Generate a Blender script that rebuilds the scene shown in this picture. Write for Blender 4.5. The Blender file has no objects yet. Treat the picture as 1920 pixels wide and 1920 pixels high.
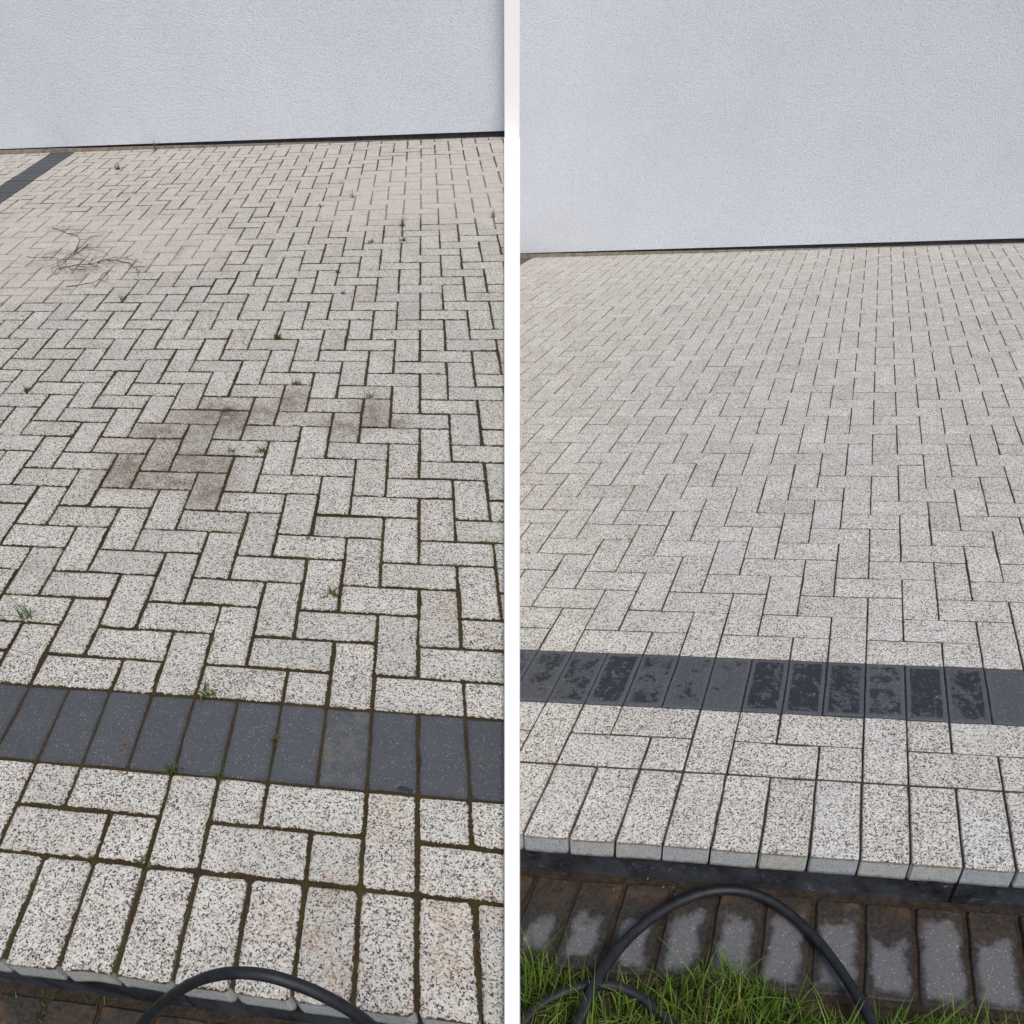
import bpy, bmesh, math, random
import numpy as np
from mathutils import Vector, Matrix
random.seed(7); rng = np.random.default_rng(7)
S = bpy.context.scene; COL = S.collection

# ------------------------------------------------------------------ camera, sky, sun, exposure
PITCH = math.radians(34.393); EYE = 1.62
cam_data = bpy.data.cameras.new('camera'); cam = bpy.data.objects.new('camera', cam_data); COL.objects.link(cam)
cam.location = (0, 0, EYE); cam.rotation_euler = (math.pi/2 - PITCH, 0, 0)
cam_data.sensor_width = 36; cam_data.lens = 36*1400/1920
cam_data.clip_start = 0.05; cam_data.clip_end = 500
S.camera = cam
SUN_EL, SUN_AZ = math.radians(58), math.radians(160)       # azimuth measured from +Y towards +X
w = bpy.data.worlds.new('World'); S.world = w; w.use_nodes = True
nt = w.node_tree; bg = nt.nodes['Background']; sk = nt.nodes.new('ShaderNodeTexSky')
sk.sky_type = 'NISHITA'; sk.sun_disc = False; sk.sun_elevation = SUN_EL; sk.sun_rotation = SUN_AZ
sk.air_density = 1.0; sk.dust_density = 4.0; sk.ozone_density = 1.0
nt.links.new(sk.outputs[0], bg.inputs[0]); bg.inputs[1].default_value = 0.12
sl = bpy.data.lights.new('sun', 'SUN'); so = bpy.data.objects.new('sun', sl); COL.objects.link(so)
sl.energy = 1.5; sl.angle = math.radians(26); sl.color = (1.0, 0.985, 0.91)
sd = Vector((math.sin(SUN_AZ)*math.cos(SUN_EL), math.cos(SUN_AZ)*math.cos(SUN_EL), math.sin(SUN_EL)))
so.rotation_euler = sd.to_track_quat('Z', 'Y').to_euler(); so.location = (0, -4, 8)
S.view_settings.view_transform = 'Standard'; S.view_settings.look = 'None'
S.view_settings.exposure = 0.10; S.view_settings.gamma = 1.0
S.render.engine = 'CYCLES'

# ------------------------------------------------------------------ the two sloping terraces
# each terrace is a lattice of ten centimetre cells: P = O + A*x + B*y, normal N
class Lat:
    def __init__(s, O, A, B):
        s.O, s.A, s.B = (np.array(v, float) for v in (O, A, B)); n = np.cross(s.A, s.B); s.N = n/np.linalg.norm(n)
    def P(s, x, y, z=0.0):
        x = np.asarray(x, float)[..., None]; y = np.asarray(y, float)[..., None]; z = np.asarray(z, float)[..., None]
        return s.O + s.A*x + s.B*y + s.N*z
    def V(s, x, y, z=0.0): return Vector(s.P(x, y, z).tolist())
OLD = Lat((-0.15029, 0.51617, 0.30073), (0.10294, -0.01391, 0.00511), (-0.00896, 0.09545, 0.00729))
NEW = Lat((0.7869, 0.82169, 0.2145), (0.09578, -0.01155, 0.00599), (0.04068, 0.09495, -0.00566))
YW = 60.75            # row of the house wall
STEP = 0.12           # height of the step in front of each terrace

# ------------------------------------------------------------------ helpers
def tag(o, label=None, cat=None, group=None, kind=None):
    if label: o['label'] = label
    if cat: o['category'] = cat
    if group: o['group'] = group
    if kind: o['kind'] = kind
    return o
def link(name, me, mats, parent=None):
    for m in (mats if isinstance(mats, (list, tuple)) else [mats]): me.materials.append(m)
    o = bpy.data.objects.new(name, me); COL.objects.link(o)
    if parent: o.parent = parent; o.matrix_parent_inverse = Matrix.Identity(4)
    return o
def empty(name, loc=(0, 0, 0)):
    o = bpy.data.objects.new(name, None); COL.objects.link(o); o.location = loc; o.empty_display_size = .1; return o
def mesh(name, verts, faces, attrs=None, smooth=False, midx=None, origin=None):
    v = np.asarray(verts, float)
    if origin is not None: v = v - np.asarray(origin)
    me = bpy.data.meshes.new(name); me.from_pydata(v.tolist(), [], faces)
    for k, a in (attrs or {}).items():
        a = np.asarray(a, np.float32)
        if a.ndim == 2:
            at = me.attributes.new(k, 'FLOAT_VECTOR', 'POINT'); at.data.foreach_set('vector', a.ravel())
        else:
            at = me.attributes.new(k, 'FLOAT', 'POINT'); at.data.foreach_set('value', a)
    if midx is not None: me.polygons.foreach_set('material_index', np.asarray(midx, np.int32))
    if smooth: me.polygons.foreach_set('use_smooth', [True]*len(me.polygons))
    me.update(); return me

class NT:                                                     # small node-tree writer
    def __init__(s, name):
        s.m = bpy.data.materials.new(name); s.m.use_nodes = True; s.t = s.m.node_tree
        s.b = s.t.nodes['Principled BSDF']; s.b.inputs['Specular IOR Level'].default_value = .3
    def n(s, typ, ins=None, **props):
        nd = s.t.nodes.new('ShaderNode'+typ)
        for k, v in props.items(): setattr(nd, k, v)
        for k, v in (ins or {}).items(): s.put(nd.inputs[k], v)
        return nd
    def put(s, sock, v):
        if isinstance(v, bpy.types.NodeSocket): s.t.links.new(v, sock)
        else:
            if sock.type == 'RGBA' and not isinstance(v, (int, float)) and len(v) == 3: v = (*v, 1)
            sock.default_value = v
    def attr(s, name, vec=False):
        a = s.n('Attribute', attribute_name=name); return a.outputs['Vector' if vec else 'Fac']
    def math(s, op, a, b=0.0, c=0.0, clamp=False):
        m = s.n('Math', operation=op, use_clamp=clamp); s.put(m.inputs[0], a); s.put(m.inputs[1], b)
        if op in ('MULTIPLY_ADD', 'SMOOTH_MIN'): s.put(m.inputs[2], c)
        return m.outputs[0]
    def vmath(s, op, a, b=None, sc=None):
        m = s.n('VectorMath', operation=op); s.put(m.inputs[0], a)
        if b is not None: s.put(m.inputs[1], b)
        if sc is not None: s.put(m.inputs['Scale'], sc)
        return m.outputs['Value' if op in ('LENGTH', 'DISTANCE') else 'Vector']
    def noise(s, vec, scale, detail=2, rough=.5, col=False):
        t = s.n('TexNoise', {'Vector': vec, 'Scale': scale, 'Detail': detail, 'Roughness': rough}); return t.outputs['Color' if col else 'Fac']
    def ramp(s, f, stops, interp='LINEAR'):
        r = s.n('ValToRGB', {'Fac': f}); cr = r.color_ramp; cr.interpolation = interp
        while len(cr.elements) < len(stops): cr.elements.new(.5)
        for e, (p, c) in zip(cr.elements, stops): e.position = p; e.color = (*c, 1) if not isinstance(c, (int, float)) else (c, c, c, 1)
        return r.outputs[0]
    def rng(s, v, a, b, c=0.0, d=1.0, smooth=False):
        m = s.n('MapRange', {'Value': v, 'From Min': a, 'From Max': b, 'To Min': c, 'To Max': d})
        m.interpolation_type = 'SMOOTHSTEP' if smooth else 'LINEAR'; return m.outputs[0]
    def mix(s, f, a, b, mode='MIX'):
        m = s.n('Mix', data_type='RGBA', blend_type=mode); s.put(m.inputs[0], f); s.put(m.inputs[6], a); s.put(m.inputs[7], b); return m.outputs[2]
    def bump(s, h, strength=.4, dist=.001, prev=None):
        b = s.n('Bump', {'Height': h, 'Strength': strength, 'Distance': dist})
        if prev is not None: s.put(b.inputs['Normal'], prev)
        return b.outputs[0]
    def out(s, col, rough=.85, normal=None, spec=None):
        s.put(s.b.inputs['Base Color'], col); s.put(s.b.inputs['Roughness'], rough)
        if normal is not None: s.put(s.b.inputs['Normal'], normal)
        if spec is not None: s.put(s.b.inputs['Specular IOR Level'], spec)
        return s.m

# dried film and tyre-dust stains of the weathered terrace: (x, y, rx, ry) in metres on the lattice
FILM = [(-1.97, 3.65, .55, .55), (-1.60, 3.85, .50, .50), (-1.27, 3.62, .38, .42), (-1.95, 3.22, .55, .42), (-2.3, 4.1, .5, .4),
        (0.0, 4.65, .62, .62), (-.27, 4.3, .5, .36), (.3, 4.5, .5, .6), (.05, 5.1, .5, .5)]
RUST = [(.07, .93, .045, .06), (.14, .86, .05, .04), (-.05, .36, .05, .06), (-.06, .31, .05, .04), (-.14, .19, .06, .05), (.055, .17, .05, .06), (-.12, .05, .07, .06),
        (.0, .27, .03, .03), (.02, .23, .025, .02), (-.17, .11, .06, .05), (.05, .09, .05, .06), (-.25, .13, .06, .07), (.12, .20, .03, .05)]
SMEAR = [(-1.86, 3.36, .26, .10), (-1.74, 3.30, .12, .16), (-2.0, 3.62, .20, .07), (-1.86, 3.75, .07, .28), (-2.15, 4.05, .16, .08), (-2.03, 3.95, .06, .20), (-1.28, 3.62, .05, .22), (-1.36, 4.02, .20, .04), (-1.78, 3.08, .20, .05), (-2.1, 3.45, .18, .05)]
OIL = [(-.72, 1.86, .24, .15), (-.94, 1.52, .15, .19), (-.86, 1.72, .22, .12), (-.64, 1.82, .14, .17), (-.72, 1.55, .24, .16), (-.17, 1.89, .10, .15), (-.26, 1.80, .14, .12), (-.45, 1.96, .10, .14), (-.82, 1.44, .24, .10), (-.64, 1.40, .12, .14), (-.54, 1.88, .12, .10), (-.08, 1.82, .11, .08)]
def blob(T, g, blobs, soft=.35, wob=.5):
    nz = T.noise(g, 3.2, 3, .6, col=True); gd = T.vmath('ADD', g, T.vmath('SCALE', T.vmath('SUBTRACT', nz, (.5, .5, .5)), sc=wob))
    tot = None
    for x, y, rx, ry in blobs:
        d = T.vmath('LENGTH', T.vmath('MULTIPLY', T.vmath('SUBTRACT', gd, (x, y, 0)), (1/rx, 1/ry, 0)))
        m = T.rng(d, 1.0, 1.0-soft, 0, 1, True); tot = m if tot is None else T.math('MAXIMUM', tot, m)
    return tot

def speckled(name, old):
    T = NT(name); g = T.attr('grid', True); rnd = T.attr('rnd'); edge = T.attr('edge'); dirt = T.attr('dirt')
    wob = T.vmath('SCALE', T.vmath('SUBTRACT', T.noise(g, 260, 2, .6, col=True), (.5, .5, .5)), sc=.0042)
    gg = T.vmath('ADD', g, wob)
    vo = T.n('TexVoronoi', {'Vector': gg, 'Scale': 375.0}); sep = T.n('SeparateColor', {0: vo.outputs['Color']})
    c = T.ramp(T.math('ADD', sep.outputs[0], T.math('MULTIPLY', T.math('SUBTRACT', T.noise(g, 16, 2), rnd), .075 if old else .045), clamp=True), [(0, (.052, .054, .058)), (.135, (.20, .20, .205)), (.27, (.46, .35, .26)), (.34, (.485, .482, .455)), (.60, (.645, .640, .605))], 'CONSTANT')
    f2 = T.noise(g, 700, 2, .7); c = T.mix(.55, c, T.ramp(f2, [(.3, .45), (.7, .85)]), 'SOFT_LIGHT')
    low = T.noise(g, 7, 4, .6); c = T.mix(1.0, c, T.ramp(low, [(.3, .86), (.7, 1.04)]), 'MULTIPLY')
    tint = T.ramp(rnd, [(0, (.965, .965, .97)), (.35, (1.02, 1.01, .99)), (.7, (1.0, .985, .96)), (1, (.96, .94, .91))]) if not old else \
           T.ramp(rnd, [(0, (.83, .825, .80)), (.4, (.945, .93, .895)), (.8, (.98, .96, .925)), (1, (.91, .875, .84))])
    c = T.mix(1.0, c, tint, 'MULTIPLY')
    nz = T.noise(g, 60, 3, .65)
    if old:
        dn = T.math('MULTIPLY', dirt, T.rng(T.noise(g, 14, 4, .65), .28, .62), clamp=True)
        c = T.mix(T.math('MULTIPLY', dn, .45), c, T.mix(1, c, (.60, .55, .50), 'MULTIPLY'))
        rust = T.math('MULTIPLY', T.rng(T.noise(g, 30, 4, .7), .62, .74), T.rng(T.noise(g, 2.3, 2), .45, .6))
        rb = blob(T, g, RUST, .8, .05); rust = T.math('MAXIMUM', rust, T.math('MULTIPLY', rb, T.rng(T.noise(g, 110, 4, .75), .46, .60)))
        deepb = T.math('MULTIPLY', blob(T, g, OIL, .9, .12), T.rng(T.noise(g, 24, 5, .72), .30, .60)); c = T.mix(T.math('MULTIPLY', deepb, .80), c, T.mix(.22, T.mix(1, c, (.45, .385, .335), 'MULTIPLY'), (.13, .095, .07)))
        spot = T.math('MULTIPLY', blob(T, g, [(-.685, 1.90, .035, .050)], .8, .03), .85); c = T.mix(spot, c, (.035, .025, .02))
        c = T.mix(T.math('MULTIPLY', T.math('MAXIMUM', rust, T.math('MULTIPLY', dn, T.rng(nz, .55, .7))), .5), c, (.36, .20, .09))
        ed = T.math('MULTIPLY', T.math('SUBTRACT', 1.0, edge), T.rng(nz, .35, .75), clamp=True)
        c = T.mix(T.math('MULTIPLY', ed, .5), c, (.20, .15, .11))
        c = T.mix(T.rng(T.attr('dep'), .0022, .0032, 0, 1), c, (.070, .050, .026))
        moss = T.math('LESS_THAN', T.math('ADD', edge, T.math('MULTIPLY', T.math('SUBTRACT', T.noise(g, 95, 3, .7), .5), .62)), T.rng(T.noise(g, 5, 2), .4, .7, .02, .14))
        mc = T.mix(T.rng(T.noise(g, 11, 2), .45, .62), (.045, .026, .012), (.055, .050, .012))
        c = T.mix(moss, c, mc)
        film = blob(T, g, FILM)
        ff = T.math('MULTIPLY', film, T.rng(T.noise(g, 9, 4, .65), .3, .65, .55, 1)); ff = T.math('MULTIPLY', ff, T.rng(T.attr('dep'), .001, .003, .46, .82)); c = T.mix(ff, c, (.545, .488, .458))
        sm = T.math('MULTIPLY', blob(T, g, SMEAR, 1.0, .12), T.rng(T.noise(g, 48, 5, .75), .42, .62)); c = T.mix(T.math('MULTIPLY', sm, .8), c, T.mix(T.noise(g, 20, 2), (.20, .13, .075), (.13, .115, .05)))
        gy = T.n('SeparateXYZ', {0: g}).outputs[1]
        c = T.mix(T.math('MULTIPLY', T.rng(T.attr('dep'), .001, .003, 1, 0), T.rng(gy, 2.6, 5.2, 0, .30, True)), c, (.53, .472, .440))
        fr = T.math('MULTIPLY', T.rng(T.math('ABSOLUTE', T.math('SUBTRACT', film, .45)), 0, .3, 1, 0), T.rng(nz, .45, .75))
        c = T.mix(T.math('MULTIPLY', fr, .35), c, (.30, .20, .13))
    else:
        ed = T.math('MULTIPLY', T.math('SUBTRACT', 1.0, edge), T.rng(nz, .45, .8), clamp=True)
        c = T.mix(T.math('MULTIPLY', ed, .55), c, (.24, .19, .135))
        c = T.mix(T.rng(T.attr('dep'), .0008, .0026, 0, .9), c, (.085, .066, .050))
        blot = T.rng(T.noise(g, 4.5, 3, .6), .5, .72); c = T.mix(T.math('MULTIPLY', blot, .15), c, (.40, .355, .29))
        c = T.mix(T.rng(T.noise(g, 3.1, 3), .55, .75, 0, .14), c, (.53, .545, .57))
    nb = T.bump(T.math('ADD', T.noise(g, 420, 3, .7), T.math('MULTIPLY', sep.outputs[0], .25)), .45, .0012)
    return T.out(c, .88, nb)
def charcoal(name, wet):
    T = NT(name); g = T.attr('grid', True); rnd = T.attr('rnd'); edge = T.attr('edge'); dirt = T.attr('dirt')
    base = (.056, .060, .068) if wet else (.055, .059, .068)
    c = T.mix(T.rng(T.noise(g, 300, 3, .8), .35, .7), base, tuple(x*1.75 for x in base))
    vo = T.n('TexVoronoi', {'Vector': g, 'Scale': 520.0}); sp = T.n('SeparateColor', {0: vo.outputs['Color']})
    c = T.mix(T.math('GREATER_THAN', sp.outputs[0], .975), c, (.22, .22, .23))
    c = T.mix(1, c, T.ramp(rnd, [(0, .90), (1, 1.08)]), 'MULTIPLY'); rough = .8
    nz = T.noise(g, 60, 3, .65)
    if wet:
        inner = T.math('MULTIPLY', T.rng(T.math('ADD', edge, T.math('MULTIPLY', T.math('SUBTRACT', T.noise(g, 75, 3, .7), .5), .9)), .70, 1.05, 0, 1), dirt)
        m = T.math('ADD', inner, T.math('MULTIPLY', T.math('SUBTRACT', T.noise(g, 30, 5, .72), .5), 2.4))
        m = T.math('MULTIPLY', T.rng(m, .46, .66, 0, 1, True), T.rng(inner, 0, .15), clamp=True)
        c = T.mix(T.math('MULTIPLY', m, .9), c, T.mix(1, c, (.26, .27, .31), 'MULTIPLY')); rough = T.rng(m, 0, 1, .8, .38)
        c = T.mix(T.math('MULTIPLY', T.math('SUBTRACT', 1.0, edge), .35, clamp=True), c, (.10, .12, .15))
    else:
        c = T.mix(T.math('MULTIPLY', blob(T, g, [(-.025, .412, .016, .007), (-.012, .410, .009, .006)], .4, .02), .85), c, (.012, .013, .018))
        dn = T.math('MULTIPLY', T.rng(T.noise(g, 26, 4, .7), .45, .7), T.rng(dirt, 0, 1, .12, .8))
        c = T.mix(dn, c, (.15, .15, .11))
        ed = T.math('MULTIPLY', T.math('SUBTRACT', 1.0, edge), T.rng(nz, .3, .7), clamp=True)
        c = T.mix(T.math('MULTIPLY', ed, .5), c, (.030, .032, .036))
        moss = T.math('LESS_THAN', T.math('ADD', edge, T.math('MULTIPLY', T.math('SUBTRACT', T.noise(g, 95, 3, .7), .5), .45)), -.03)
        c = T.mix(moss, c, (.05, .036, .016))
    return T.out(c, rough, T.bump(T.noise(g, 500, 3, .7), .35, .001))
def lower_stone(name):
    T = NT(name); g = T.attr('grid', True); edge = T.attr('edge'); rnd = T.attr('rnd')
    sx = T.n('SeparateXYZ', {0: g}); gx, gy = sx.outputs[0], sx.outputs[1]
    dry = T.mix(T.rng(T.noise(g, 260, 3, .8), .35, .7), (.095, .098, .108), (.17, .172, .182))
    vo = T.n('TexVoronoi', {'Vector': g, 'Scale': 420.0}); sp = T.n('SeparateColor', {0: vo.outputs['Color']})
    dry = T.mix(T.math('GREATER_THAN', sp.outputs[0], .98), dry, (.30, .30, .30))
    wetc = T.mix(T.rng(T.noise(g, 120, 4, .75), .35, .7), (.018, .017, .017), (.062, .054, .046))
    # puddled water and silt lie against the riser and along the joints; the dry heart of each stone grows towards the right
    n1 = T.math('SUBTRACT', T.noise(g, 24, 3, .55), .5)
    lim = T.rng(gx, -.95, .30, -.088, -.040)
    k = T.math('ADD', T.math('SUBTRACT', lim, gy), T.math('MULTIPLY', n1, .09)); k = T.math('ADD', k, T.math('MULTIPLY', T.math('SUBTRACT', rnd, .5), .06))
    k2 = T.math('SUBTRACT', T.math('ADD', gy, T.math('MULTIPLY', n1, .07)), T.rng(gx, -.8, .0, -.150, -.30))
    need = T.rng(gx, -.95, .1, .62, .22)
    side = T.math('SUBTRACT', T.math('ADD', edge, T.math('MULTIPLY', n1, 1.3)), need)
    front = T.math('SMOOTH_MIN', T.math('SMOOTH_MIN', T.math('MULTIPLY', k, 22), side, .5), T.math('MULTIPLY', k2, 22), .5)
    front = T.rng(T.math('ADD', front, T.math('MULTIPLY', T.math('SUBTRACT', T.noise(g, 120, 3, .7), .5), .35)), -.10, .42, 0, 1, True)
    c = T.mix(front, wetc, dry)
    dm = T.math('MULTIPLY', T.rng(gy, -.085, -.020, 0, 1), T.rng(T.noise(g, 22, 4, .7), .45, .66), clamp=True)
    c = T.mix(T.math('MULTIPLY', dm, .8), c, T.mix(T.noise(g, 90, 3), (.045, .025, .015), (.17, .098, .055)))
    return T.out(c, T.rng(front, 0, 1, .45, .8), T.bump(T.noise(g, 350, 3, .7), .5, .0015))
def concrete_side(name):
    T = NT(name); g = T.attr('grid', True); dep = T.attr('dep'); rnd = T.attr('rnd')
    tc = T.n('TexCoord').outputs['Object']
    c = T.mix(T.noise(tc, 45, 4, .7), (.30, .315, .325), (.52, .535, .54))
    c = T.mix(T.rng(T.noise(tc, 300, 2, .7), .38, .46, .65, 0), c, (.12, .12, .12)); c = T.mix(T.rng(T.noise(T.vmath('ADD', tc, (3, 1, 2)), 330, 2, .7), .56, .62, 0, .5), c, (.66, .65, .62))
    c = T.mix(1, c, T.ramp(rnd, [(0, (.82, .86, .92)), (1, (1.0, .98, .90))]), 'MULTIPLY')
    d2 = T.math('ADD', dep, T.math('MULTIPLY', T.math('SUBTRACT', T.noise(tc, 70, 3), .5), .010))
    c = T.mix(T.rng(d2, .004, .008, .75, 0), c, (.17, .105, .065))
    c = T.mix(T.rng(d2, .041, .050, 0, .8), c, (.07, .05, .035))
    return T.out(c, .85, T.bump(T.noise(tc, 400, 3, .7), .5, .0015))
def simple(name, a, b, scale, rough=.85, bs=.4, bd=.002, bscale=None, detail=4):
    T = NT(name); tc = T.n('TexCoord').outputs['Object']
    c = T.mix(T.rng(T.noise(tc, scale, detail, .65), .32, .68), a, b)
    return T.out(c, rough, T.bump(T.noise(tc, bscale or scale*4, 3, .7), bs, bd))
def render_mat(name, col, stain):
    T = NT(name); tc = T.n('TexCoord').outputs['Object']
    g1 = T.noise(tc, 85, 2, .6); g2 = T.noise(tc, 1.3, 4, .6); g3 = T.noise(tc, 200, 2, .6)
    c = T.mix(T.rng(g2, .3, .7), tuple(x*.955 for x in col), tuple(x*1.02 for x in col))
    c = T.mix(T.rng(g1, .30, .44, .30, 0), c, tuple(x*.70 for x in col))
    c = T.mix(1, c, T.ramp(g1, [(.38, .945), (.62, 1.045)]), 'MULTIPLY')
    z = T.n('SeparateXYZ', {0: tc}).outputs[2]
    d = T.math('MULTIPLY', T.rng(z, .02, .16, 1, 0), T.rng(T.noise(tc, 5, 4, .7), .46, .70))
    c = T.mix(T.math('MULTIPLY', d, stain), c, (.36, .38, .33))
    return T.out(c, .9, T.bump(T.math('ADD', g1, T.math('MULTIPLY', g3, .25)), .75, .007))
def joint_mat(name, old):
    T = NT(name); g = T.attr('grid', True)
    if old:
        c = T.mix(T.rng(T.noise(g, 12, 3), .42, .62), (.042, .024, .012), (.052, .047, .012))
        c = T.mix(T.rng(T.noise(g, 150, 4, .7), .45, .7), c, (.085, .060, .034))
        c = T.mix(T.rng(T.noise(g, 45, 3, .7), .60, .72), c, (.095, .11, .022))
        c = T.mix(T.math('MULTIPLY', blob(T, g, FILM), .7), c, (.30, .24, .20))
        return T.out(c, .95, T.bump(T.noise(g, 170, 4, .8), 1.0, .005))
    c = T.mix(T.rng(T.noise(g, 60, 4, .7), .4, .68), (.035, .027, .020), (.17, .13, .085))
    return T.out(c, .95, T.bump(T.noise(g, 170, 4, .8), 1.0, .004))
M_OLD, M_NEW = speckled('weathered_speckled_concrete', True), speckled('washed_speckled_concrete', False)
M_BAND_OLD, M_BAND_NEW = charcoal('dusty_charcoal_concrete', False), charcoal('damp_charcoal_concrete', True)
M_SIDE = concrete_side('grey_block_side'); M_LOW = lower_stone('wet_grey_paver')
M_JO, M_JN = joint_mat('mossy_joint', True), joint_mat('washed_joint', False)
M_WALL_O = render_mat('rendered_wall_grey', (.665, .70, .765), .12); M_WALL_N = render_mat('rendered_wall_cool_grey', (.625, .66, .725), .35)
M_STRIP_SHADE = simple('strip_shade_concrete', (.018, .021, .025), (.045, .05, .055), 30)  # near-black colour paints the shade on the wall-foot concrete
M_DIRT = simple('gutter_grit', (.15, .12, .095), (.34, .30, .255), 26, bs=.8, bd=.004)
M_BASE = simple('concrete_base', (.16, .16, .155), (.26, .26, .25), 9)
M_RISER = None
M_SOIL = simple('soil', (.020, .014, .009), (.06, .045, .028), 20, bs=1, bd=.01)
M_WHITE = simple('white_paint', (.92, .92, .92), (.95, .95, .95), 6, .55, .15, .001, 200)
def rubber():
    T = NT('black_rubber'); tc = T.n('TexCoord').outputs['Object']
    c = T.mix(T.rng(T.noise(tc, 55, 4, .7), .40, .75), (.006, .007, .010), (.020, .023, .030))
    c = T.mix(T.rng(T.noise(tc, 160, 3, .8), .66, .74, 0, .5), c, (.11, .10, .085))
    return T.out(c, .56, T.bump(T.noise(tc, 220, 3), .25, .0006), .45)
M_RUBBER = rubber()
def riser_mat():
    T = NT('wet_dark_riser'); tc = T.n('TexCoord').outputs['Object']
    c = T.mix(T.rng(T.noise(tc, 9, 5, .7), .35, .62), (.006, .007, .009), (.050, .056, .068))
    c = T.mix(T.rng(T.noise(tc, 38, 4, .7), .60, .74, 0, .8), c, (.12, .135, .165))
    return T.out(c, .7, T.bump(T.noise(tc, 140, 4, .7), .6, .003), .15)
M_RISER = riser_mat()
def leaf_mat(name, lo, mid, dry, df):
    T = NT(name); r = T.attr('rnd'); c = T.ramp(r, [(0, lo), (1-df, mid), (1, dry)])
    T.out(c, .55); T.put(T.b.inputs['Transmission Weight'], 0.0)
    tr = T.n('BsdfTranslucent', {'Color': T.mix(1, c, (1.2, 1.3, .6), 'MULTIPLY')}); mx = T.n('MixShader', {0: .3})
    T.t.links.new(T.b.outputs[0], mx.inputs[1]); T.t.links.new(tr.outputs[0], mx.inputs[2])
    T.t.links.new(mx.outputs[0], T.t.nodes['Material Output'].inputs[0]); return T.m
M_GRASS = leaf_mat('grass_blade', (.026, .075, .011), (.21, .32, .050), (.36, .27, .13), .22)
M_WEED = leaf_mat('weed_leaf', (.045, .075, .020), (.14, .185, .055), (.30, .27, .10), .12)
M_DRY = simple('dry_stem', (.075, .05, .028), (.19, .13, .075), 60)
M_LEAFDRY = simple('dry_leaf', (.07, .04, .02), (.26, .15, .06), 60)

# ------------------------------------------------------------------ structure: ground
me = mesh('ground', [(-120, -120, -.62), (120, -120, -.62), (120, 140, -.62), (-120, 140, -.62)], [(0, 1, 2, 3)])
tag(link('ground', me, M_SOIL), kind='structure')

# ------------------------------------------------------------------ paving blocks
def outline(x0, x1, y0, y1, gap, rad, wob, seg=.035, insets=(0, .0022, .012)):
    """closed outlines of one block, metres on the lattice, rounded corners and slightly uneven edges, one loop per inset"""
    x0 += gap/2; x1 -= gap/2; y0 += gap/2; y1 -= gap/2; loops = []; off = None
    def ring(ins):
        pts = []; r = max(rad-ins, .0012); X0, X1, Y0, Y1 = x0+ins, x1-ins, y0+ins, y1-ins
        cs = [(X1-r, Y1-r, 0), (X0+r, Y1-r, 90), (X0+r, Y0+r, 180), (X1-r, Y0+r, 270)]
        wd, hg = x1-x0-2*rad, y1-y0-2*rad
        for i, (cx, cy, a0) in enumerate(cs):
            for k in range(3):
                a = math.radians(a0+45*k); pts.append((cx+r*math.cos(a), cy+r*math.sin(a), -math.cos(a), -math.sin(a)))
            nx, ny, a1 = cs[(i+1) % 4]; a = math.radians(a1); ax, ay = pts[-1][:2]; bx, by = nx+r*math.cos(a), ny+r*math.sin(a)
            n = max(1, int((wd if i % 2 == 0 else hg)/seg))
            for k in range(1, n):
                t = k/n; pts.append((ax+(bx-ax)*t, ay+(by-ay)*t, -math.cos(a), -math.sin(a)))
        return np.array(pts)
    for ins in insets:
        p = ring(ins)
        if off is None:
            off = rng.normal(0, wob, (len(p), 1))
            for _ in range(rng.poisson(.35)):                 # a chipped spot on the rim
                i = rng.integers(len(p)); off[i] += rng.uniform(.001, .0035); off[(i+1) % len(p)] += rng.uniform(0, .0025)
        p[:, :2] += p[:, 2:]*off*(1 if ins < .006 else .3); loops.append(p[:, :2])
    return loops
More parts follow.
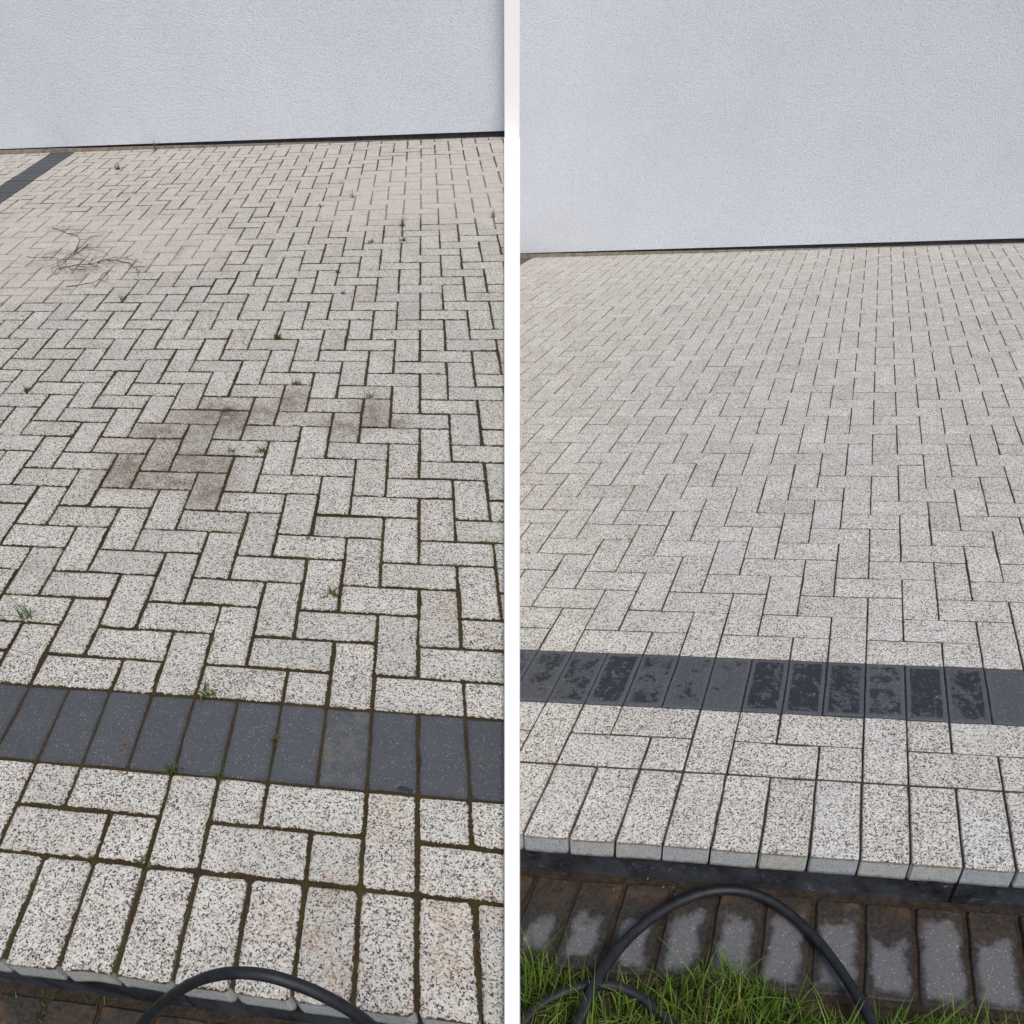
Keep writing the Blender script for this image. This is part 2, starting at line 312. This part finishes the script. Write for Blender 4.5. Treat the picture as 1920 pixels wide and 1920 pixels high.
class Blocks:
    def __init__(s, lat): s.lat = lat; s.v = []; s.f = []; s.g = []; s.e = []; s.r = []; s.d = []; s.dep = []; s.mi = []; s.n = 0
    def add(s, x0, x1, y0, y1, gap=.006, rad=.004, wob=.0004, deep=.012, cham=.0022, dirt=0., zoff=0., tilt=.0006, turn=.003, side=0, inset=.012):
        lp = outline(x0*.1, x1*.1, y0*.1, y1*.1, gap, rad, wob, insets=(0, cham, inset)); p = lp[0]; c = p.mean(0)
        th = rng.normal(0, turn); R = np.array([[math.cos(th), -math.sin(th)], [math.sin(th), math.cos(th)]])
        jit = rng.normal(0, gap*.07, 2); tx, ty = np.clip(rng.normal(0, tilt, 2), -1.3*tilt, 1.3*tilt)/.12; dz = float(np.clip(rng.normal(0, tilt), -tilt, 1.5*tilt))+zoff; r = rng.random()
        rings = [(lp[0], -deep, 0, deep), (lp[0], -cham, 0, cham), (lp[1], 0, .12, 0), (lp[2], 0, 1, 0)]; m = len(p)
        for off, z, e, dp in rings:
            q = (off-c)@R.T+c+jit; zz = dz+z+(q[:, 0]-c[0])*tx+(q[:, 1]-c[1])*ty
            s.v.append(s.lat.P(q[:, 0]*10, q[:, 1]*10, zz)); s.g.append(np.column_stack([q, np.full(m, r*.37)])); s.e.append(np.full(m, e))
            s.r.append(np.full(m, r)); s.d.append(np.full(m, dirt)); s.dep.append(np.full(m, dp))
        b = s.n
        for k in range(3):
            for i in range(m):
                j = (i+1) % m; s.f.append((b+k*m+i, b+k*m+j, b+(k+1)*m+j, b+(k+1)*m+i)); s.mi.append(side if k == 0 else 0)
        s.f.append(tuple(range(b+3*m, b+4*m))); s.mi.append(0); s.n += 4*m
        return r
    def build(s, name, mats, parent=None, clip=None, origin=None):
        v = np.concatenate(s.v)
        me = mesh(name, v, s.f, {'grid': np.concatenate(s.g), 'edge': np.concatenate(s.e), 'rnd': np.concatenate(s.r),
                  'dirt': np.concatenate(s.d), 'dep': np.concatenate(s.dep)}, midx=s.mi, origin=origin)
        if clip: cut(me, clip, origin)
        return link(name, me, mats, parent)
def cut(me, side, origin=None):
    """keep only the half of a mesh on its own side of the divider (side = -1: x<0, +1: x>0)"""
    bm = bmesh.new(); bm.from_mesh(me); ox = origin[0] if origin is not None else 0
    bmesh.ops.bisect_plane(bm, geom=bm.verts[:]+bm.edges[:]+bm.faces[:], plane_co=(-ox, 0, 0), plane_no=(-side, 0, 0), clear_outer=True)
    bm.to_mesh(me); bm.free(); me.update()
def visible(lat, x0, x1, y0, y1, side):
    xs = lat.P([x0, x1, x0, x1], [y0, y0, y1, y1])[:, 0]*side; return xs.max() > 0, xs.min() < 0

OLD_DIRT = [(-6.9, 19.4, .9), (-8.1, 18.5, .9), (-6.5, 18.0, 1), (-9.0, 17.5, .9), (-7.5, 17.0, .9), (-9.6, 16.6, .7), (-9.5, 15.0, 1), (-8.5, 16.1, .6),
            (-6.9, 15.5, .9), (-8.0, 14.6, .8), (-6.5, 13.6, .7), (-4.5, 19.9, .85), (-5.5, 19.0, .9), (-4.0, 18.4, .7), (-2.5, 18.0, .8), (-1.6, 19.0, 1),
            (-.8, 18.4, .5), (-1.9, 17.6, .5), (.7, 9.0, .5), (-.4, 3.6, .45), (-.7, 3.1, .4), (-10.4, 14.5, .4), (-8.6, 19.6, .5), (-5.2, 17.4, .4),
            (-10.5, 20.6, .25), (-4.9, 14.8, .25), (1.6, 1.5, .4), (-11.2, 10.6, .3)]
def field(lat, xr, side, old, band_x):
    """herringbone paving from the step to the wall with a charcoal band across the front and one running to the wall"""
    F, D = Blocks(lat), Blocks(lat)
    if old: kw = dict(gap=.0060, rad=.0060, wob=.0006, deep=.012, cham=.0026, tilt=.0008, turn=.005)
    else: kw = dict(gap=.0036, rad=.0032, wob=.0004, deep=.012, cham=.0020, tilt=.0005, turn=.0022)
    def put(B, x0, x1, y0, y1, **k):
        y1 = min(y1, YW)
        if y1-y0 < .15 or x1-x0 < .15: return
        vis, crosses = visible(lat, x0, x1, y0, y1, side)
        if not vis: return
        q = dict(kw); q.update(k)
        if old and 'dirt' not in q:
            cx, cy = (x0+x1)/2, (y0+y1)/2; q['dirt'] = max([w*max(0, 1-max(0, math.hypot(cx-a, cy-b)-.45)/.5) for a, b, w in OLD_DIRT]+[.25 if rng.random() < .05 else 0])
        B.add(x0, x1, y0, y1, **q)
    for y in list(range(2, 4))+list(range(6, int(YW)+1)):
        sh = 1 if y < 4 else 0; lo, hi = (2, 4) if y < 4 else (6, 99)
        for x in range(*xr):
            if y >= 6 and band_x[0] <= x < band_x[1]: continue
            c = (x-y-sh) % 4
            if c == 0: put(F, x, x+1, y, min(y+2, hi))
            elif c == 3 and y == lo: put(F, x, x+1, y, y+1)
            elif c == 1:
                if y >= 6 and x+1 == band_x[0]: put(F, x, x+1, y, y+1)
                else: put(F, x, x+2, y, y+1)
            elif c == 2 and (x == xr[0] or (y >= 6 and x == band_x[1])): put(F, x, x+1, y, y+1)
    WET = [.5, .55, .60, .95, .55, .42, .36, .80, .80, .78, .60, .95, .66, .12, .4, .3]
    for x in range(*xr):
        wv = (WET[x+11] if 0 <= x+11 < len(WET) else .3) if not old else (.9 if x == -2 else .0)
        put(D, x, x+1, 4, 6, dirt=wv)
    for y in range(6, int(YW)+1):
        put(D, band_x[0], band_x[1], y, y+1, dirt=.2)
    return F, D
def bed(lat, name, x0, x1, y0, y1, z, mat, side, kind='structure', parent=None):
    nx, ny = max(1, int((x1-x0)/2)), max(1, int((y1-y0)/2)); X, Y = np.meshgrid(np.linspace(x0, x1, nx+1), np.linspace(y0, y1, ny+1))
    v = lat.P(X.ravel(), Y.ravel(), np.full(X.size, z)); g = np.column_stack([X.ravel()*.1, Y.ravel()*.1, np.zeros(X.size)])
    f = [(j*(nx+1)+i, j*(nx+1)+i+1, (j+1)*(nx+1)+i+1, (j+1)*(nx+1)+i) for j in range(ny) for i in range(nx)]
    me = mesh(name, v, f, {'grid': g}); cut(me, side); o = link(name, me, mat, parent)
    if kind: tag(o, kind=kind)
    return o
def slab(lat, name, x0, x1, y0, y1, ztop, mat, side, parent=None, zbot=-.6):
    c = [lat.P(x, y, ztop) for x, y in ((x0, y0), (x1, y0), (x1, y1), (x0, y1))]; v = c+[np.array([p[0], p[1], zbot]) for p in c]
    me = mesh(name, v, [(0, 1, 2, 3), (4, 7, 6, 5), (0, 4, 5, 1), (1, 5, 6, 2), (2, 6, 7, 3), (3, 7, 4, 0)]); cut(me, side)
    return link(name, me, mat, parent)

SIDES = [('old', OLD, -1, (-44, 14), (-30, -28)), ('new', NEW, 1, (-44, 22), (-34, -32))]
for kind_, lat, side, xr, bx in SIDES:
    old = kind_ == 'old'
    F, D = field(lat, xr, side, old, bx)
    tag(F.build('paving', M_OLD if old else M_NEW, clip=side), 'pale speckled herringbone paving, weathered and mossy' if old else 'pale speckled herringbone paving, freshly washed', kind='structure')
    tag(D.build('charcoal_paving', M_BAND_OLD if old else M_BAND_NEW, clip=side), kind='structure')
    bed(lat, 'joint_filling', xr[0], xr[1], 0.12, YW+2, -.0038 if old else -.0055, M_JO if old else M_JN, side)
    tag(slab(lat, 'paving_base', xr[0], xr[1], .55, YW+2, -.030, M_BASE, side), kind='structure')

# ------------------------------------------------------------------ the two front steps: overhanging edging blocks on a dark riser
def make_step(lat, xr, side, old, label):
    oc = lat.P(-5.0 if old else 1.0, 0, -STEP); root = empty('paved_step', oc.tolist()); tag(root, label, 'step', 'front steps of the paving')
    for x in range(*xr):
        vis, crosses = visible(lat, x, x+1, 0, 2, side)
        if not vis: continue
        B = Blocks(lat)
        B.add(x, x+1, 0, 2, gap=.0072 if old else .0034, rad=.0085 if old else .0045, wob=.0006, deep=.050, cham=.0030, side=1,
              dirt=(.35 if (old and x in (-2, -1, 0, 1)) else 0), tilt=.0011 if old else .0005, turn=.004 if old else .002, zoff=rng.normal(0, .0006 if old else .0002))
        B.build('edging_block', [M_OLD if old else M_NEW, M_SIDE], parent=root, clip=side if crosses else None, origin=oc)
    x = xr[0]; step = 10
    while x < xr[1]:
        e = min(x+step, xr[1]); vis, crosses = visible(lat, x, e, 0, 1, side)
        if vis:
            v = [lat.P(a, b, z)-oc for z in (-.0505, -STEP-.06) for a, b in ((x+.01, .10), (e-.01, .10), (e-.01, .9), (x+.01, .9))]
            me = mesh('riser', v, [(0, 1, 2, 3), (4, 7, 6, 5), (0, 4, 5, 1), (1, 5, 6, 2), (2, 6, 7, 3), (3, 7, 4, 0)])
            bm = bmesh.new(); bm.from_mesh(me); bmesh.ops.bevel(bm, geom=bm.edges[:], offset=.003, segments=2, affect='EDGES'); bm.to_mesh(me); bm.free()
            if crosses: cut(me, side, oc)
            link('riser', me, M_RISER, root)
        x = e
make_step(OLD, (-44, 3), -1, True, 'mossy pale step edge behind the arching hose, its front mostly below the frame')
make_step(NEW, (-9, 22), 1, False, 'clean pale step edge over a wet black riser, above the grass')

# lower course of grey stones in front of each step, and the lawn
for kind_, lat, side, xr, bx in SIDES:
    B = Blocks(lat)
    for x in range(xr[0], xr[1]):
        vis, _ = visible(lat, x+.3, x+1.3, -2.05, -.02, side)
        if vis: B.add(x+.3, x+1.3, -2.02, -.03, gap=.0105, rad=.007, wob=.0008, deep=.03, cham=.003, inset=.034, zoff=-STEP, tilt=.0012, turn=.006)
    tag(B.build('lower_paving', M_LOW, clip=side), kind='structure')
    bed(lat, 'lower_joint_filling', xr[0], xr[1], -2.1, .12, -STEP-.0055, simple('wet_silt', (.014, .011, .008), (.060, .042, .026), 60, .6, 1, .004), side)
    tag(slab(lat, 'lawn', xr[0], xr[1], -40, -2.06, -STEP-.012, M_SOIL, side), kind='structure')
    tag(slab(lat, 'lower_base', xr[0], xr[1], -2.05, .14, -STEP-.04, M_BASE, side), kind='structure')

# ------------------------------------------------------------------ house walls at the back of each terrace
def house_wall(lat, xa, xb, side, mat, label, z1, d0, d1):
    pa, pb = lat.P(xa, YW), lat.P(xb, YW)
    t = (pb-pa)[:2]; t /= np.linalg.norm(t); nb = np.array([-t[1], t[0]])       # nb: away from the camera
    if side < 0: s = (0-pa[0])/(pb[0]-pa[0]); pb = pa+(pb-pa)*s
    else: s = (0-pa[0])/(pb[0]-pa[0]); pa = pa+(pb-pa)*s
    o = pa if side > 0 else pb; o = o.copy(); root = empty('house_wall', o.tolist()); tag(root, label, 'wall', 'rendered walls behind the paving')
    n = 24; P = [pa+(pb-pa)*k/n for k in range(n+1)]; v = []
    gap = lambda k: .040
    def prism(name, front, back, zlo, zhi, m):
        vv = []
        for k, p in enumerate(P):
            for off, z in ((front, zlo(k, p)), (front, zhi(k, p)), (back, zhi(k, p)), (back, zlo(k, p))):
                vv.append(np.array([p[0]+nb[0]*off, p[1]+nb[1]*off, z])-o)
        ff = [(4*k+a, 4*k+(a+1) % 4, 4*k+4+(a+1) % 4, 4*k+4+a) for k in range(n) for a in range(4)]+[(0, 1, 2, 3), tuple(4*n+a for a in (3, 2, 1, 0))]
        me = mesh(name, vv, ff); bm = bmesh.new(); bm.from_mesh(me); bmesh.ops.recalc_face_normals(bm, faces=bm.faces[:]); bm.to_mesh(me); bm.free()
        return link(name, me, m, root)
    prism('render_face', .010, .32, lambda k, p: p[2]+gap(k), lambda k, p: z1, mat)
    prism('shaded_strip', .024, .30, lambda k, p: p[2]-.10, lambda k, p: p[2]+gap(k)-.002, M_STRIP_SHADE)  # shaded part of the concrete strip, its shade put into the colour
    # strip of grit and mortar at the foot of the wall, tapering right to shape the edge of the shade
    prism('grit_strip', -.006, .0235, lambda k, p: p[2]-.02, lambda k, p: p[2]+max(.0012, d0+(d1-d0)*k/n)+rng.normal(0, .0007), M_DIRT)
    return root
house_wall(OLD, -44, 14, -1, M_WALL_O, 'pale grey rendered wall behind the mossy weathered paving', 4.4, .040, -.004)
house_wall(NEW, -44, 22, 1, M_WALL_N, 'darker cool grey rendered wall behind the washed paving', 4.4, .032, -.020)

# ------------------------------------------------------------------ white divider between the two terraces: low coping that ends in a pilaster
root = empty('divider_wall', (0, .6, -.3)); tag(root, 'narrow white divider running between the mossy and the washed paving up to the wall', 'divider')
ys = [-.35, 0, .3, .6, 1, 1.5, 2, 3, 4, 5, 6.105]
def old_z(y): k = np.linalg.lstsq(np.array([[OLD.A[0], OLD.B[0]], [OLD.A[1], OLD.B[1]]]), np.array([0-OLD.O[0], y-OLD.O[1]]), rcond=None)[0]; return float(OLD.P(k[0], k[1])[2])
FWD = Vector((0, math.cos(PITCH), -math.sin(PITCH)))
v = []; f = []
for y in ys:
    z = old_z(y)+.020; hw = max(.0115, .01066*(y*FWD.y+(z-EYE)*FWD.z)); b = hw*.12
    for x, zz in ((-hw*.9, -.6), (-hw, z-.004), (-hw+b, z), (hw-b, z), (hw, z-.004), (hw*.9, -.6)): v.append((x, y-.6, zz+.3))
for k in range(len(ys)-1):
    for a in range(6): f.append((6*k+a, 6*k+6+a, 6*k+6+(a+1) % 6, 6*k+(a+1) % 6))
f += [tuple(range(6)), tuple(6*(len(ys)-1)+a for a in range(5, -1, -1))]
me = mesh('coping', v, f); bm = bmesh.new(); bm.from_mesh(me); bmesh.ops.recalc_face_normals(bm, faces=bm.faces[:]); bm.to_mesh(me); bm.free()
link('coping', me, M_WHITE, root)
z0 = old_z(6.1); hb = .01066*(6.1*FWD.y+(z0-EYE)*FWD.z); ht = .01066*(6.1*FWD.y+(3.0-EYE)*FWD.z)
hb, ht = hb*.985, ht
v = [(-hb, 5.505, .3-.55), (hb, 5.505, .3-.55), (hb, 6.42, .3-.55), (-hb, 6.42, .3-.55), (-ht, 5.505, 4.7), (ht, 5.505, 4.7), (ht, 6.42, 4.7), (-ht, 6.42, 4.7)]
me = mesh('pilaster', v, [(3, 2, 1, 0), (4, 5, 6, 7), (0, 1, 5, 4), (1, 2, 6, 5), (2, 3, 7, 6), (3, 0, 4, 7)]); link('pilaster', me, M_WHITE, root)

# ------------------------------------------------------------------ hoses
def spline(ps, n=14):
    ps = [Vector(p) for p in ps]; q = [ps[0]*2-ps[1]]+ps+[ps[-1]*2-ps[-2]]; out = []
    for i in range(1, len(q)-2):
        a, b, c, d = q[i-1:i+3]
        for k in range(n):
            t = k/n; out.append(.5*((2*b)+(c-a)*t+(2*a-5*b+4*c-d)*t*t+(3*b-a-3*c+d)*t**3))
    return out+[ps[-1]]
def tube(path, r, name, mat, parent=None, seg=14, origin=None, taper=None):
    v = []; f = []; up = Vector((.3, .2, 1)).normalized(); o = Vector(origin) if origin is not None else Vector()
    for i, p in enumerate(path):
        d = (path[min(i+1, len(path)-1)]-path[max(i-1, 0)]).normalized(); s = d.cross(up).normalized(); u = s.cross(d)
        rr = r*(taper(i/(len(path)-1)) if taper else 1)
        for k in range(seg): a = 2*math.pi*k/seg; v.append(p-o+s*math.cos(a)*rr+u*math.sin(a)*rr)
    for i in range(len(path)-1):
        for k in range(seg): f.append((i*seg+k, i*seg+(k+1) % seg, (i+1)*seg+(k+1) % seg, (i+1)*seg+k))
    f += [tuple(range(seg-1, -1, -1)), tuple((len(path)-1)*seg+k for k in range(seg))]
    me = mesh(name, [tuple(x) for x in v], f, smooth=True); return link(name, me, mat, parent)
def sight(px, py):
    c, s = math.cos(PITCH), math.sin(PITCH); x, y = (px-960)/1400, (py-960)/1400
    return np.array([x, c-y*s, -s-y*c])
def on_plane(lat, px, py, z): d = sight(px, py); e = np.array([0, 0, EYE]); t = ((lat.O+lat.N*z-e)@lat.N)/(d@lat.N); return e+d*t
def on_upright(lat, px, py, Y):                                # upright plane through lattice row Y
    d = sight(px, py); e = np.array([0, 0, EYE]); p0 = lat.P(0, Y); nn = np.cross(lat.A, (0, 0, 1.)); t = ((p0-e)@nn)/(d@nn); return e+d*t
ph = [(196, 2030), (228, 1972), (262, 1924), (300, 1884), (343, 1853), (390, 1832), (442, 1824), (500, 1829), (560, 1847), (615, 1871), (672, 1905), (725, 1950), (765, 2000), (790, 2050)]
pth = [on_upright(OLD, x, y, -.75) for i, (x, y) in enumerate(ph)]
print('HOSE', pth[0], pth[-1], OLD.P(-8, -1, -STEP), OLD.P(-1, -1, -STEP))
tag(tube(spline(pth, 12), .0078, 'water_hose', M_RUBBER), 'black rubber hose arching in front of the mossy step at bottom left', 'hose', 'black water hoses')
ph = [(1040, 2000), (1075, 1940), (1098, 1888), (1118, 1842), (1146, 1797), (1183, 1754), (1230, 1716), (1282, 1687), (1337, 1671), (1392, 1671), (1442, 1688), (1492, 1723), (1537, 1768), (1574, 1817), (1606, 1866), (1645, 1935), (1690, 2010)]
lift = [.035, .04, .045, .04, .03, .02, .012, .006, .003, .003, .004, .004, .006, .012, .022, .03, .03]
pth = [on_plane(NEW, x, y, -STEP+.0125+l) for (x, y), l in zip(ph, lift)]
tag(tube(spline(pth, 12), .0100, 'water_hose', M_RUBBER), 'black rubber hose curving over the wet grey stones under the washed step', 'hose', 'black water hoses')
ph = [(930+45, 1925), (1010, 1888), (1050, 1864), (1090, 1850), (1130, 1846), (1165, 1853), (1198, 1868), (1226, 1889), (1262, 1925), (1300, 1990)]
pth = [on_plane(NEW, x, y, -STEP+.034) for x, y in ph]
tag(tube(spline(pth, 12), .0092, 'water_hose', M_RUBBER), 'low thin length of black hose half buried in the grass at the bottom', 'hose', 'black water hoses')

# ------------------------------------------------------------------ grass
def blades(lat, specs, name, mat, origin=None, parent=None, segs=3):
    v = []; f = []; r = []; o = np.array(origin) if origin is not None else np.zeros(3); n = 0
    for P, L, az, lean, wid, rn in specs:
        d = np.array([math.cos(az), math.sin(az), 0]); s = np.array([-math.sin(az), math.cos(az), 0])*wid/2; p = np.array(P, float)-o; ang = lean*.35
        for k in range(segs+1):
            t = k/segs; ww = s*(1-t**1.6)+s*.06; v += [p-ww, p+ww]; r += [rn, rn]
            p = p+(d*math.sin(ang)+np.array([0, 0, 1])*math.cos(ang))*L/segs; ang += lean*1.3/segs
        for k in range(segs): f.append((n+2*k, n+2*k+1, n+2*k+3, n+2*k+2))
        n += 2*(segs+1)
    me = mesh(name, v, f, {'rnd': r}, smooth=True); return link(name, me, mat, parent)
def edge_row(x):                                              # uneven front of the lawn, it creeps over the stones at the left
    return -2.28+.85*math.exp(-((x+8.2)/1.3)**2)+.30*math.sin(x*1.7+.5)*.5+.5*math.exp(-((x+3.6)/1.3)**2)-.10*(1/(1+math.exp(-(x+1.2)*2)))
specs = []
for _ in range(8500):
    x = rng.uniform(-9.5, 9); y = edge_row(x)-abs(rng.normal(0, 1.15))*1.3+.05
    if y < -8: continue
    P = NEW.P(x, y, -STEP-.012)
    if P[0] < .02: continue
    L = rng.gamma(5, .0105)+.012; L *= .55 if y > edge_row(x)-.15 else 1
    if rng.random() < .035: L *= 1.9
    specs.append((P, L, rng.uniform(0, 6.283), abs(rng.normal(.55, .45)), rng.uniform(.0018, .0040), min(1, abs(rng.beta(2.2, 2.6)+(0.5 if rng.random() < .05 else 0)))))
for _ in range(9000):
    x = rng.uniform(-14, 22); y = rng.uniform(-26, -5); P = NEW.P(x, y, -STEP-.012)
    if P[0] < .02: continue
    specs.append((P, rng.gamma(6, .009)+.02, rng.uniform(0, 6.283), abs(rng.normal(.5, .35)), rng.uniform(.002, .005), rng.beta(2.2, 2.6)))
tag(blades(NEW, specs, 'grass', M_GRASS), 'fresh green grass growing up against the wet grey stones', kind='stuff')
specs = []
for _ in range(9000):
    x = rng.uniform(-22, 2); y = -1.9-abs(rng.normal(0, 3)) if rng.random() < .8 else rng.uniform(-26, -3); P = OLD.P(x, y, -STEP-.012)
    if P[0] > -.02: continue
    specs.append((P, rng.gamma(5, .007)+.008, rng.uniform(0, 6.283), abs(rng.normal(.5, .4)), rng.uniform(.0015, .004), rng.beta(2, 2.6)))
for _ in range(420):
    x = rng.uniform(-13, -5.5); y = -abs(rng.normal(0, .55)) if rng.random() < .4 else rng.choice([-.05, -1.0, -2.0])+rng.normal(0, .12); x = round(x-.3)+.3+rng.normal(0, .12) if rng.random() < .7 else x
    specs.append((OLD.P(x, min(y, -.03), -STEP-.004), rng.uniform(.005, .020), rng.uniform(0, 6.283), abs(rng.normal(.6, .4)), rng.uniform(.0012, .0024), rng.beta(1.5, 5)))
tag(blades(OLD, specs, 'grass', M_GRASS), 'grass in front of the mossy step', kind='stuff')

# ------------------------------------------------------------------ weeds in the joints of the weathered paving (and a few tufts on the washed one)
def weed(lat, x, y, n, L, spread, label, kind='grass', col=(0.2, .8), cat='weed', group='weeds growing in the joints', name='weed'):
    o = lat.P(x, y, -.004); sp = []; L *= .72; spread = min(spread*1.4, .0085)
    for _ in range(n):
        a = rng.uniform(0, 6.283); q = o+lat.A*rng.normal(0, spread*10)+lat.B*rng.normal(0, spread*6)
        if kind == 'grass': sp.append((q, L*rng.uniform(.5, 1.15), a, rng.uniform(.2, 1.5), rng.uniform(.0016, .0032), rng.uniform(*col)))
        elif kind == 'moss': sp.append((q, L*rng.uniform(.5, 1.1), a, rng.uniform(.3, 1.2), rng.uniform(.002, .004), rng.uniform(*col)))
        else: sp.append((q, L*rng.uniform(.5, 1.1), a, rng.uniform(.5, 1.7), rng.uniform(.0025, .0075), rng.uniform(*col)))
    ob = blades(lat, sp, name, M_WEED, origin=o); ob.location = o.tolist(); tag(ob, label, cat, group); return ob
W = [(-22.3, 54.5, 26, .10, .010, 'leafy green weed near the dark strip, far left of the paving', 'leaf'),
     (-21.0, 60.2, 16, .20, .03, 'tall thin grass weed against the foot of the far wall', 'grass'),
     (-17.5, 60.3, 12, .10, .03, 'short grass weed against the far wall, right of the tall one', 'grass'),
     (-6.0, 43.8, 10, .05, .008, 'small forked weed at the left edge of the pale dried film', 'leaf'),
     (-4.2, 45.6, 14, .09, .012, 'sprawling weed with one long flat blade in the pale dried film', 'grass'),
     (-5.2, 49.0, 8, .05, .008, 'yellowish weed beyond the sprawling one, closest to the wall at centre', 'grass'),
     (-1.0, 39.7, 22, .12, .008, 'tallest dark green tuft at the lower edge of the dried film', 'grass'),
     (-.95, 37.2, 16, .06, .012, 'low green tuft just below the tallest dark tuft', 'leaf'),
     (-2.6, 37.1, 18, .05, .016, 'flat wide green weed left of the low tuft', 'leaf'),
     (4.0, 41.0, 14, .09, .006, 'upright narrow green weed near the right end of the dried film', 'grass'),
     (-4.0, 32.6, 26, .035, .014, 'long olive moss weed filling an upright joint mid field', 'moss'),
     (-3.5, 29.9, 14, .04, .010, 'tiny green weed in a crosswise joint mid field', 'leaf'),
     (-5.9, 25.0, 34, .055, .012, 'round olive green weed cushion at the middle of the paving', 'leaf'),
     (-4.6, 21.05, 34, .04, .020, 'yellow green weed cushion above the square brown stained block', 'moss'),
     (-1.8, 20.05, 18, .065, .016, 'sparse grass weed above the darkest upright brown block', 'grass'),
     (-6.1, 16.2, 14, .06, .006, 'upright grass weed at the right rim of the big brown stain', 'grass'),
     (-5.1, 16.3, 22, .055, .006, 'bright green weed in the upright joint right of the big brown stain', 'leaf'),
     (-2.1, 9.6, 26, .045, .008, 'bright green weed in a joint right of centre, above the dark band', 'leaf'),
     (-3.0, 11.9, 10, .03, .010, 'tiny pale weed in the joint above the bright green one', 'leaf'),
     (-10.0, 8.15, 16, .14, .012, 'sprawling thin grass weed at the left edge of the frame', 'grass'),
     (-4.7, 6.08, 22, .05, .006, 'pale green star shaped weed on the upper edge of the dark band', 'leaf'),
     (-5.0, 4.05, 30, .045, .012, 'mossy olive weed on the lower edge of the dark band', 'moss'),
     (-4.1, 4.0, 18, .03, .012, 'thin mossy weed at the lower edge of the dark band, right of the thicker one', 'moss'),
     (-3.0, 5.0, 12, .026, .005, 'little light green leaf weed inside the dark band', 'leaf'),
     (-5.05, 2.05, 14, .028, .008, 'small weed at the back of the front edging blocks', 'leaf'),
     (-14.0, 29.3, 16, .045, .012, 'brownish weed tuft below the dry twigs', 'moss'),
     (-15.0, 20.2, 16, .045, .010, 'small weed at the left frame edge above the big brown stain', 'leaf'),
     (-19.0, 47.8, 12, .05, .012, 'faint olive weed between the dry twigs and the wall', 'moss')]
for x, y, n, L, sp_, lab, kd in W: weed(OLD, x, y, n, L, sp_, lab, kd)
for x, y, lab in ((-26.3, 50.1, 'tiny moss tuft far left on the washed paving, nearest the wall'), (-18.0, 29.1, 'tiny moss tuft left on the washed paving'),
                  (-9.9, 16.0, 'tiny moss tuft at the middle of the washed paving'), (-6.1, 9.9, 'tiny moss tuft on the washed paving just above its dark band')):
    weed(NEW, x, y, 12, .018, .006, lab, 'moss', (.3, .9), 'moss', 'moss tufts on the washed paving', 'moss_tuft')

# dry plant remains lying on the weathered paving: twig > stem, leaf_litter
def twig(lat, x, y, ang, L, nb, label):
    o = lat.P(x, y, .002); root = empty('dry_twig', o.tolist()); tag(root, label, 'twig', 'dry twigs on the weathered paving')
    def walk(p, a, ln, k=7, z=.004):
        out = [p]; 
        for i in range(k):
            a += rng.normal(0, .28); p = (p[0]+math.cos(a)*ln/k, p[1]+math.sin(a)*ln/k, max(.0012, z+rng.normal(0, .003))); out.append(p)
        return out, a
    main, _ = walk((0, 0, .004), ang, L); paths = [(main, 1.)]
    for i in range(nb):
        b = main[rng.integers(1, len(main))]; br, _ = walk(b, ang+rng.choice([-1, 1])*rng.uniform(.4, 1.3), L*rng.uniform(.2, .5), 5, .006); paths.append((br, .6))
    for i, (pp, th) in enumerate(paths):
        P = [Vector(lat.P(x+a*10, y+b*10, c).tolist()) for a, b, c in pp]
        tube(spline(P, 3), (.0024*th), 'stem', M_DRY, root, 5, origin=o, taper=lambda t: 1-.6*t)
    return root
twig(OLD, -22.0, 40.6, -.75, .62, 7, 'long dry brown twig, the upper left of the twigs on the paving')
twig(OLD, -18.6, 37.4, -.9, .50, 7, 'branching dry twig in the middle of the scattered twigs')
twig(OLD, -18.9, 33.6, .4, .36, 12, 'dense tangled dry brown twig, the lowest of the twigs')
twig(OLD, -21.5, 35.5, .05, .34, 4, 'dry olive brown twig near the left frame edge')
twig(OLD, -16.6, 34.8, -.5, .30, 5, 'thin dry twig to the right of the tangled one')
twig(OLD, -17.5, 31.0, .1, .32, 4, 'dry twig lying along a crosswise joint under the tangled one')
def scraps(lat, cx, cy, sx, sy, n, label, name='leaf_litter'):
    o = lat.P(cx, cy, 0); v = []; f = []
    for i in range(n):
        x, y = cx+rng.normal(0, sx), cy+rng.normal(0, sy); a = rng.uniform(0, 6.28); l, w_ = rng.uniform(.0015, .006), rng.uniform(.0008, .0025); h = rng.uniform(.0015, .006)
        for du, dv, dz in ((-l, 0, .0), (0, -w_, h*.4), (l, 0, h), (0, w_, h*.6)):
            uu, vv = du*math.cos(a)-dv*math.sin(a), du*math.sin(a)+dv*math.cos(a); v.append(lat.P(x+uu*10, y+vv*10, .0008+dz)-o)
        f.append((4*i, 4*i+1, 4*i+2, 4*i+3))
    ob = link(name, mesh(name, v, f), M_LEAFDRY); ob.location = o.tolist(); return tag(ob, label, kind='stuff')
scraps(OLD, -18.2, 34.5, 1.7, 1.6, 420, 'brown crumbs of dry leaf among the twigs')
scraps(OLD, -6.15, 4.75, .12, .5, 26, 'dry orange plant crumbs on the dark band')
scraps(OLD, -6.5, 18.7, .25, .25, 22, 'dark brown crumbs at the top of the big brown stain')
scraps(NEW, -5, -.9, 6, .5, 40, 'brown crumbs washed onto the wet grey stones')
